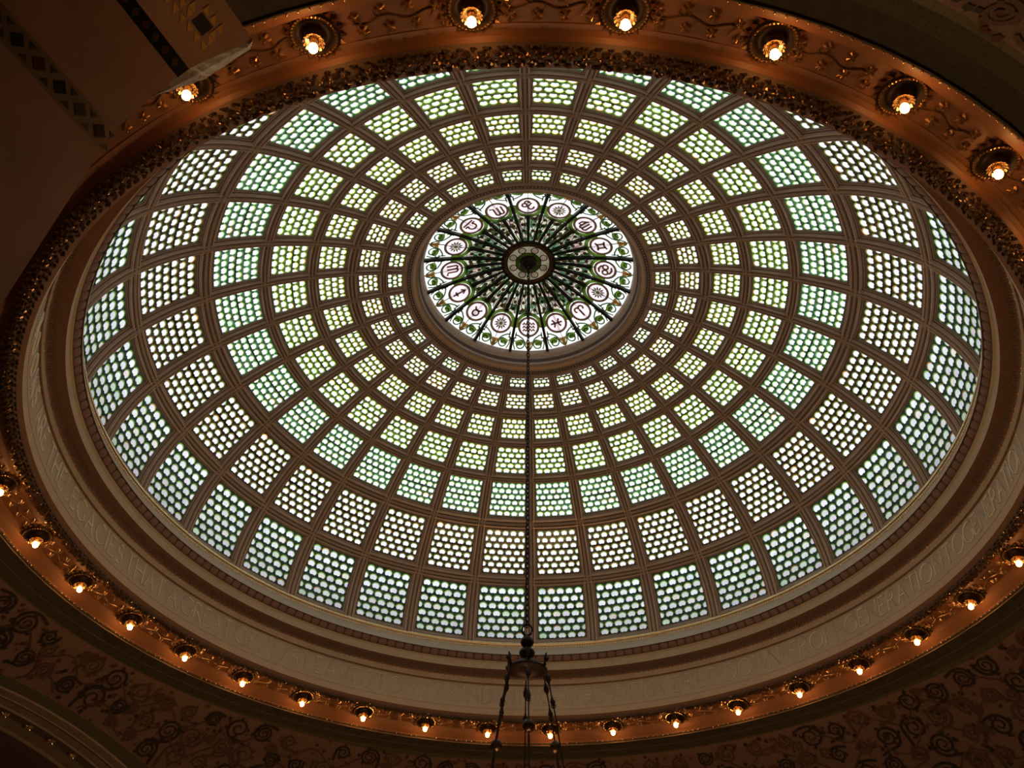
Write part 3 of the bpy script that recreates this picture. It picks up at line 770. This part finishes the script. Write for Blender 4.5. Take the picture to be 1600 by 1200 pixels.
def lamp_label(deg):
    d = (deg + 180) % 360 - 180
    far = {3: 'below the word WHICH, just right of the chandelier chains', 13: 'below the second ARE of the inscription', 23: 'below the middle of the word DELIVERED', 33: 'below the gap between DELIVERED and DOWN', 43: 'below the last letter of DOWN',
           53: 'below the last letter of FROM', 63: 'below the first half of the nearer GENERATION, after FROM', 73: 'below the last letters of GENERATION before the second TO', 83: 'at the right picture edge, below the last GENERATION',
           -7: 'below the end of MANKIND, left of the chandelier chains', -17: 'below the start of MANKIND', -27: 'below the end of LEAVES', -37: 'below the start of LEAVES', -47: 'below the word GENIVS', -57: 'below the word GREAT', -67: 'below the last letter of THAT',
           -77: 'below the end of LEGACIES', -87: 'below the start of LEGACIES', -97: 'at the left picture edge, below the word THE',
           143: 'large and close, nearest the right picture edge at upper right', 153: 'large and close, second from the right edge along the top', 163: 'large and close, third from the right edge along the top', 173: 'at the top edge, just right of the dome axis',
           -177: 'at the top edge, just left of the dome axis', -167: 'large and close, second from the marble pier', -157: 'large and close, beside the grey carving on the marble pier',
           93: 'just outside the right picture edge, first past the last word', 103: 'outside the right edge, second past the last word', 113: 'outside the right edge, third past the last word', 123: 'outside the right edge, fourth past the last word', 133: 'outside the right edge, fifth past the last word'}
    return far.get(int(round(d - .75)))
first = None
for k in range(NL):
    deg = 3.75 + 10 * k
    lab = lamp_label(deg)
    if lab is None: continue
    az = R(deg + {14: -.75, 15: -.75, 16: -.25, 19: .75, 20: .75}.get(k, 0))
    root = put('ceiling_lamp', None, loc=W(cyl(1.1710, az, sofz(1.1710) - .0030)), rot=(R(-13), 0, -az))
    tag(root, 'gilded bulb rosette ' + lab, 'ceiling lamp', 'bulbs in gilded rosettes round the soffit')
    d_ = put('dish', dish_m, root); put('beaded_rim', rim_m, d_); put('leaf_fringe', leafring_m, d_)
    s_ = put('socket', sock_m, root); put('bulb', bulb_m, root)
    for i in range(14): put('petal', petal_m, s_, rot=(0, 0, 2 * PI * i / 14))

# ------------------------------------------------------------------ pendentives, arches and hall
AX = R(-66.0); DD = 1.45; ZS = -.777; RS = 2.285
def psph(r): return ZS + math.sqrt(max(1e-6, RS * RS - r * r))
def delta(az):
    q = (az - AX + PI / 4) % (PI / 2) - PI / 4; return q
def rmax(az): return DD / math.cos(delta(az))
PZ = 1.115 - psph(1.29)
def pend(az, t, off=0.0):
    """t = 0 at the dome ring, 1 at the arch edge"""
    r = 1.29 + (rmax(az) - 1.29) * t
    z = psph(r) + PZ * (1 - t)
    return cyl(r - off * .6, az, z - off * .8)
def pstruct(name, a0, a1, label):
    n = int(abs(a1 - a0) / R(1.5)); mb = MB(); ts = [0, .02, .1, .2, .3, .4, .5, .6, .7, .8, .87, .93, 1.0]
    rows = [[pend(a0 + (a1 - a0) * i / n, t) for i in range(n + 1)] for t in ts]
    for q in range(len(ts) - 1): mb.grid([rows[q], rows[q + 1]], 1 if q >= len(ts) - 3 or q == 0 else 0)
    return struct(put(name, mb.mesh(name, [m_mosaic, m_green], True)), label)
wall_far = pstruct('wall_far', R(-112), R(69), 'rose mosaic pendentive with dark scrolling vines on the far side')
wall_right = pstruct('wall_right', R(69), R(196), 'rose mosaic pendentive with dark scrolling vines on the right side')
def strip(mb, pts, wd, mi=0):
    """ribbon on the pendentive, pts = list of (az, r)"""
    L = []; Q = []
    def P(a, r):
        t = (r - 1.29) / (rmax(a) - 1.29); return pend(a, t, .003)
    for i, (a, r) in enumerate(pts):
        p0 = pts[max(0, i - 1)]; p1 = pts[min(len(pts) - 1, i + 1)]
        dx, dy = (p1[0] - p0[0]) * r, (p1[1] - p0[1]) * 1.2; l = math.hypot(dx, dy) or 1
        k = wd[i] if isinstance(wd, list) else wd
        nx, ny = -dy / l * k, dx / l * k
        L.append(P(a + nx / r, r + ny / 1.2)); Q.append(P(a - nx / r, r - ny / 1.2))
    mb.grid([L, Q], mi)
def scroll(par, az, r, rad, sgn, turns=2.1, a_in=0.0, m=0):
    mb = MB(); n = 34; pts = []; wd = []
    for i in range(n + 1):
        t = i / n; q = a_in + sgn * turns * 2 * PI * t; rr = rad * (1 - .86 * t)
        pts.append((az + rr * math.cos(q) / r, r + rr * math.sin(q) * .82)); wd.append(.0040 * (1 - .55 * t))
    lead_ = []
    x0, y0 = pts[0]
    for i in range(8):
        t = (8 - i) / 8
        lead_.append((x0 + (math.sin(a_in) * sgn * rad * 1.3 * t) / r, y0 - math.cos(a_in) * sgn * rad * 1.0 * t * .82 + .25 * rad * t * t))
    strip(mb, lead_ + pts, [.0040] * 8 + wd, 0)
    # side leaves
    for i in (4, 9, 14, 19):
        a, rr = pts[i]; q = a_in + sgn * turns * 2 * PI * i / n
        strip(mb, [(a, rr), (a + math.cos(q + .5 * sgn) * rad * .28 / r, rr + math.sin(q + .5 * sgn) * rad * .25), (a + math.cos(q + 1.0 * sgn) * rad * .42 / r, rr + math.sin(q + 1.0 * sgn) * rad * .34)], [.0035, .0045, .0006], 0)
    put('vine_scroll', mb.mesh('vine_scroll', [m_scroll if m == 0 else m_scrollb], True), par)
rnd = random.Random(5)
def fill(par, a0, a1, seed):
    rnd = random.Random(seed); dots = MB(); row = 0; r = 1.327; used = []
    while r < 1.98:
        st = .086 / r; a = a0 + st * (.5 if row % 2 else 0); i = 0
        while a < a1:
            aa = a + rnd.uniform(-.12, .12) * st; rr = r + rnd.uniform(-.006, .006)
            rad = rnd.choice([.026, .031, .036, .024])
            lim = 1.29 + (rmax(aa) - 1.29) * .86
            if rr + rad * .8 < lim and rr - rad * .8 > 1.297 and min(abs(aa - a0), abs(aa - a1)) * rr > rad:
                scroll(par, aa, rr, rad, 1 if (i + row) % 2 else -1, rnd.uniform(1.7, 2.4), rnd.choice([0, PI / 2, PI, -PI / 2]), 0 if rnd.random() < .6 else 1); used.append((aa, rr, rad))
            a += st; i += 1
        r += .060; row += 1
    for q in range(900):
        if len(used) > 285: break
        aa = rnd.uniform(a0, a1); rr = rnd.uniform(1.31, 1.95); rad = rnd.choice([.013, .016, .019, .022])
        if rr + rad > 1.29 + (rmax(aa) - 1.29) * .86 or rr - rad < 1.296: continue
        if any(math.hypot((aa - b) * rr, rr - c_) < (rad + d_) * .80 for b, c_, d_ in used): continue
        scroll(par, aa, rr, rad, rnd.choice([-1, 1]), rnd.uniform(1.3, 1.9), rnd.uniform(0, 6.28), 1); used.append((aa, rr, rad))
    for q in range(3200):
        aa = rnd.uniform(a0, a1); rr = rnd.uniform(1.30, 1.95)
        if rr > 1.29 + (rmax(aa) - 1.29) * .86: continue
        s_ = rnd.uniform(.0045, .0095); n = 5 if rnd.random() < .5 else 4; rot = rnd.uniform(0, 6.28); P3 = []
        for i in range(n * 2):
            w_ = s_ * (1 if i % 2 == 0 else .62); b = rot + PI * i / n
            a_, r_ = aa + w_ * math.cos(b) / rr, rr + w_ * math.sin(b) * .85
            P3.append(pend(a_, (r_ - 1.29) / (rmax(a_) - 1.29), .0022))
        dots.add(P3, [tuple(range(n * 2))], 0 if rnd.random() < .4 else 1)
    tag(put('mosaic_leaves', dots.mesh('mosaic_leaves', [m_scroll, m_tilerd], True), par), kind='stuff')
def wavy(par, a0, a1, rc, amp_, wl_, w_):
    mb = MB(); n = int((a1 - a0) / R(.7)); run = []
    for i in range(n + 1):
        a = a0 + (a1 - a0) * i / n; r_ = rc + amp_ * math.sin(a * rc / wl_ * 2 * PI)
        if r_ < 1.29 + (rmax(a) - 1.29) * .85: run.append((a, r_))
        elif len(run) > 2:
            strip(mb, run, w_); run = []
        else: run = []
    if len(run) > 2: strip(mb, run, w_)
    if mb.v: tag(put('wavy_tendril', mb.mesh('wavy_tendril', m_scrollb, True), par), kind='stuff')
for par, a0, a1 in ((wall_far, R(-111), R(68)), (wall_right, R(70), R(195))):
    wavy(par, a0, a1, 1.352, .020, .17, .0022); wavy(par, a0, a1, 1.415, .024, .20, .0026); wavy(par, a0, a1, 1.50, .026, .22, .0026); wavy(par, a0, a1, 1.60, .026, .21, .0024)
fill(wall_far, R(-112), R(69), 21); fill(wall_right, R(69), R(196), 22)
# round medallions on the far pendentive
for azm, rm, rr in ((R(-45), 1.50, .036), (R(24), 1.62, .05)):
    mb = MB(); n = 24
    def pp(q, k): a = azm + k * math.cos(q) / rm; r_ = rm + k * math.sin(q) * .8; return pend(a, (r_ - 1.29) / (rmax(a) - 1.29), .004)
    mb.add([pp(2 * PI * i / n, rr * .85) for i in range(n)], [tuple(range(n))], 0)
    mb.grid([[pp(2 * PI * i / n, k) for i in range(n)] for k in (rr * .85, rr)], 1, True)
    put('roundel', mb.mesh('roundel', [m_tilerd, m_scroll], True), wall_far)
# arches with stone mouldings and barrel-vaulted arms
def arch_point(side, s_, out):
    n_ = (math.sin(AX + side * PI / 2), math.cos(AX + side * PI / 2)); e_ = (math.cos(AX + side * PI / 2), -math.sin(AX + side * PI / 2))
    r = math.hypot(DD, s_); z = psph(r)
    return n_, e_, z
def arch(side, name, label, s0=-1.42, s1=1.42):
    prof = [(0, 0, 0), (.004, .010, 0), (.035, .014, 0), (.037, .022, 1), (.045, .022, 0), (.075, .028, 0), (.078, .04, 1), (.11, .045, 1), (.115, .055, 0), (.16, .06, 0), (.17, .075, 1), (.42, .08, 2), (.8, .08, 2)]
    mb = MB(); n = 60; rows = []
    for out, drop, mi in prof:
        row = []
        for i in range(n + 1):
            s_ = s0 + (s1 - s0) * i / n; n_, e_, z = arch_point(side, s_, 0)
            row.append((n_[0] * (DD + out) + e_[0] * s_, n_[1] * (DD + out) + e_[1] * s_, z - drop * .35))
        rows.append(row)
    for q in range(len(rows) - 1): mb.grid([rows[q], rows[q + 1]], prof[q][2])
    return struct(put(name, mb.mesh(name, [m_stone, m_ribdark, m_marble], True)), label)
arch_l = arch(0, 'trim_12', 'moulded stone arch at lower left')
arch(1, 'trim_13', 'moulded stone arch on the far side'); arch(2, 'trim_14', 'moulded stone arch on the right side')
# gilded rosettes on the left arch soffit
gil = leaf_mesh('gilded_rosette', .014, m_gold, 6, .6)
for i in range(14):
    s_ = -.5 + .085 * i; n_, e_, z = arch_point(0, s_, 0)
    put('gilded_rosette', gil, arch_l, loc=W((n_[0] * (DD + .095) + e_[0] * s_, n_[1] * (DD + .095) + e_[1] * s_, z - .018)))
# hall shell: floor, walls, flat ceiling round the dome
mb = MB(); HW = 3.0; mb.add([(-HW, -HW, -EYE / S), (HW, -HW, -EYE / S), (HW, HW, -EYE / S), (-HW, HW, -EYE / S)], [(0, 1, 2, 3)])
struct(put('floor', mb.mesh('floor', m_floor, True)), 'dim mosaic floor of the hall')
for nm, a, b in (('wall_back', (-HW, -HW), (HW, -HW)), ('wall_front', (HW, HW), (-HW, HW)), ('wall_left', (-HW, HW), (-HW, -HW)), ('wall_outer', (HW, -HW), (HW, HW))):
    mb = MB(); mb.add([(a[0], a[1], -EYE / S), (b[0], b[1], -EYE / S), (b[0], b[1], 1.19), (a[0], a[1], 1.19)], [(0, 1, 2, 3)])
    struct(put(nm, mb.mesh(nm, m_wall, True)), 'dim plaster wall of the hall')
mb = MB(); n = 96; ringi = []; ringo = []
for i in range(n):
    az = 2 * PI * i / n; ringi.append(cyl(1.222, az, 1.19)); k = max(abs(math.sin(az)), abs(math.cos(az))); ringo.append((HW * math.sin(az) / k, HW * math.cos(az) / k, 1.19))
mb.grid([ringi, ringo], 0, True); mb.grid([[cyl(1.222, 2 * PI * i / n, z) for i in range(n)] for z in (1.19, 1.13)], 0, True)
struct(put('ceiling', mb.mesh('ceiling', m_wall, True)), 'flat ceiling round the dome')
mb = MB(); mb.grid([[cyl(1.222, 2 * PI * i / n, 1.19) for i in range(n)], [cyl(1.10, 2 * PI * i / n, 1.30) for i in range(n)], [cyl(1.075, 2 * PI * i / n, 1.40) for i in range(n)], [cyl(1.06, 2 * PI * i / n, 1.404) for i in range(n)]], 0, True)
struct(put('wall_drum', mb.mesh('wall_drum', m_wall, True)), 'outer masonry drum under the dome')

mb = MB(); mb.grid([[cyl(r_, 2 * PI * i / n, z_) for i in range(n)] for r_, z_ in ((1.062, 1.395), (1.09, 1.30), (1.50, 1.28), (1.50, 1.66), (1.56, 1.66), (1.56, 1.20))], 0, True)  # unseen wall ring, added so the lowest tier of panes gets less sky
struct(put('wall_parapet', mb.mesh('wall_parapet', mat('roof_masonry', (.16, .155, .15), .8), True)), 'roof gutter and parapet outside the dome')

# ------------------------------------------------------------------ marble pier and arch near the camera
C25, S25 = math.cos(R(25)), math.sin(R(25))
def pier(s_, dep, z):   # s to the left of the camera, dep forward along the hall axis
    return (-C25 * s_ + S25 * dep, -1.6554 + S25 * s_ + C25 * dep, z)
PROF = [(.617, -EYE / S, .250), (.617, .30, .250), (.617, .70, .250), (.617, .80, .250), (.617, .812, .250), (.616, .854, .251), (.612, .885, .254), (.602, .935, .260), (.586, .978, .266), (.578, .998, .269), (.566, 1.010, .272), (.522, 1.045, .285), (.512, 1.052, .288)]
BACK = -.75
mb = MB()
rows = [[pier(s_, BACK + (d1 - BACK) * i / 12, z) for i in range(13)] for s_, z, d1 in PROF]
for q in range(len(PROF) - 1): mb.grid([rows[q], rows[q + 1]], {4: 1, 8: 2}.get(q, 0))
# front edge return and top
mb.grid([[pier(s_, d1, z) for s_, z, d1 in PROF], [pier(s_ + .22, d1 + .01, z + .02) for s_, z, d1 in PROF]], 0)
wl = struct(put('wall_pier', mb.mesh('wall_pier', [m_marble, m_tilelt, m_tilebk], True)), 'veined brown marble pier with inlaid tile strips at upper left')
def inlay(name, pts, m, lift=.0006):
    """flat inlaid tile given by (profile parameter u 0-1 between two profile points, depth)"""
    mb = MB(); n = len(pts)
    c0 = Vector((0, 0, 0))
    for p in pts: c0 += Vector(p)
    c0 /= n
    nrm = (Vector(pts[1]) - Vector(pts[0])).cross(Vector(pts[2]) - Vector(pts[0])).normalized()
    if nrm.dot(Vector((0, -1.6554, 0)) - c0) < 0: nrm = -nrm
    top = [Vector(p) + nrm * lift for p in pts]
    mb.add(top, [tuple(range(n))]); mb.grid([list(pts), top], 0, True)
    return put(name, mb.mesh(name, m, True), wl)
def onprof(i, u, dep):
    a, b = PROF[i], PROF[i + 1]
    return pier(a[0] + (b[0] - a[0]) * u, dep, a[1] + (b[1] - a[1]) * u)
# tile strip
for i in range(24):
    dep = .238 - .0275 * i
    m_ = [m_tilebk, m_tilegn, m_tilebk, m_tilerd][i % 4]
    inlay('square_tile', [onprof(4, .5 - .30, dep), onprof(4, .5, dep + .0085), onprof(4, .5 + .30, dep), onprof(4, .5, dep - .0085)], m_)
    for uu in (.16, .84):
        inlay('triangle_tile', [onprof(4, uu, dep + .0135 - .005), onprof(4, uu, dep + .0135 + .005), onprof(4, .5 + (uu - .5) * .35, dep + .0135)], m_tilegn)
for i in range(22):
    dep = .252 - .0165 * i
    inlay('diamond_tile', [onprof(8, .5 - .38, dep), onprof(8, .5, dep + .0045), onprof(8, .5 + .38, dep), onprof(8, .5, dep - .0045)], m_tilerd if i % 2 else m_tilegn)
# gold triangle mosaic panel
for i in range(22):
    d0 = .262 - .0125 * i
    for q in range(4):
        if (i % 5) in (1, 2) and q in (1, 2): continue
        if (i + q) % 7 == 6: continue
        u0 = .14 + q * .19; u1 = u0 + .17
        e_ = .0095
        if q < 2: t3 = [onprof(10, u0, d0), onprof(10, u1, d0), onprof(10, u1, d0 - e_)]
        else: t3 = [onprof(10, u0, d0), onprof(10, u1, d0 - e_), onprof(10, u0, d0 - e_)]
        inlay('gold_tile', t3, m_tilegd)
    if i % 5 == 1: inlay('dark_tile', [onprof(10, .36, d0), onprof(10, .66, d0), onprof(10, .66, d0 - .019), onprof(10, .36, d0 - .019)], m_tilegn)
# grey carved end block
mb = MB(); inner = []; outer = []
idx = [7, 8, 9, 10, 11, 12]; wd = [.0, .019, .026, .024, .012, .0]
edge = []
for q in range(len(idx) - 1):
    for t in (0, .25, .5, .75):
        a, b = PROF[idx[q]], PROF[idx[q + 1]]; edge.append(tuple(a[k] + (b[k] - a[k]) * t for k in range(3)) + (wd[q] + (wd[q + 1] - wd[q]) * t,))
edge.append(PROF[12] + (0,))
for i, (s_, z, d1, wv) in enumerate(edge):
    bumpy = .002 * math.sin(i * 2.3)
    inner.append(pier(s_, d1, z)); outer.append(pier(s_ - .1 * wv, d1 + wv * .85, z + .5 * wv + bumpy))
mb.grid([inner, [tuple((Vector(a) + Vector(b)) / 2 + Vector((0, 0, -.003))) for a, b in zip(inner, outer)], outer], 0)
put('carved_end', mb.mesh('carved_end', m_carve, True), wl)['label'] = 'pale grey carved end block'

# ------------------------------------------------------------------ chandelier
ch = put('chandelier', None, loc=W((0, 0, .20)))
tag(ch, 'dark bronze chandelier hanging on a long chain from the crown of the dome', 'chandelier')
CZ = ch.location.z
def cmesh(mb, name, m, smooth=True):
    me = mb.mesh(name, m, True, smooth); me.transform(Matrix.Translation((0, 0, -CZ))); return me
mb = MB(); z = .902; i = 0
while z < 2.095:
    ax = Vector((1, 0, 0)) if i % 2 else Vector((0, 1, 0)); ax = Vector((math.cos(.6), math.sin(.6), 0)) if i % 2 else Vector((-math.sin(.6), math.cos(.6), 0))
    mb.tube([Vector((0, 0, z)) + ax * .0042 * math.cos(q) + Vector((0, 0, .0085 * math.sin(q))) for q in [2 * PI * k / 10 for k in range(10)]], .0016, 5, closed=True)
    z += .0128; i += 1
put('chain', cmesh(mb, 'chain', m_iron), ch)
mb = MB(); mb.tube([Vector((.0105 * math.cos(q), 0, .889 + .0125 * math.sin(q))) for q in [2 * PI * k / 20 for k in range(20)]], .0024, 6, closed=True); put('hanging_ring', cmesh(mb, 'hanging_ring', m_iron), ch)
mb = MB(); mb.lathe([(.002, .877), (.005, .874), (.012, .868), (.0140, .862), (.012, .855), (.006, .851), (.006, .848), (.013, .845), (.0165, .839), (.0150, .832), (.010, .826), (.009, .818), (.016, .815)], 20); put('knob', cmesh(mb, 'knob', m_iron), ch)
mb = MB(); mb.lathe([(.014, .818), (.026, .814), (.036, .807), (.0385, .802), (.0385, .798), (.0355, .797), (.0345, .801), (.022, .806), (.004, .807), (.004, .796), (.0005, .794)], 36); put('bowl', cmesh(mb, 'bowl', m_bowl), ch)
m_gleam = mat('polished_bronze', (.06, .035, .02), .25, .7)
for k in range(6):
    a = R(57 + 60 * k); ca, sa = math.sin(a), math.cos(a)
    def q(r, z): return Vector((r * ca, r * sa, z))
    mb = MB(); mb.tube([q(.034, .800), q(.040, .806), q(.0425, .814), q(.041, .822), q(.044, .829)], [.0028, .0038, .0042, .0034, .0012], 6)
    mb.tube([q(.041, .812), q(.047, .815), q(.049, .821)], [.003, .0026, .0006], 5)
    put('bracket', cmesh(mb, 'bracket', m_iron), ch)
    mb = MB(); pts = [q(.040, .803), q(.052, .745), q(.062, .690), q(.125, .262)]
    full = [pts[0].lerp(pts[1], t / 8) for t in range(8)] + [pts[1].lerp(pts[2], t / 8) for t in range(8)] + [pts[2].lerp(pts[3], t / 30) for t in range(31)]
    rad = []
    for i in range(len(full)): rad.append({3: .0030, 4: .0062, 5: .0030, 10: .0028, 11: .0056, 12: .0028, 20: .0026, 28: .005, 36: .005}.get(i, .0015))
    mb.tube(full, rad, 6); rod = put('hanging_rod', cmesh(mb, 'hanging_rod', m_iron), ch)
    mb = MB(); mb.lathe([(.001, .026), (.010, .0235), (.018, .015), (.021, .004), (.019, -.008), (.012, -.017), (.001, -.020)], 18, tuple(q(.132, .222))); put('globe', cmesh(mb, 'globe', m_globe), ch)
    for zz, rr in ((.770, .0472), (.716, .0571)):
        mb = MB(); mb.tube([q(rr, zz) + Vector((.0042 * math.cos(u), 0, .0042 * math.sin(u))) for u in [2 * PI * i / 12 for i in range(12)]], .0010, 5, closed=True); put('link_ring', cmesh(mb, 'link_ring', m_gleam), rod)
    if k in (0, 2, 4):
        c0 = q(.0655, .6615); mb = MB(); mb.lathe([(.001, .0125), (.006, .011), (.0105, .006), (.012, 0), (.0105, -.006), (.006, -.0105), (.001, -.012)], 16, tuple(c0)); put('ball', cmesh(mb, 'ball', m_gleam), rod)
mb = MB(); mb.tube([Vector((.126 * math.cos(u), .126 * math.sin(u), .258)) for u in [2 * PI * i / 48 for i in range(48)]], .004, 6, closed=True); put('hoop', cmesh(mb, 'hoop', m_iron), ch)
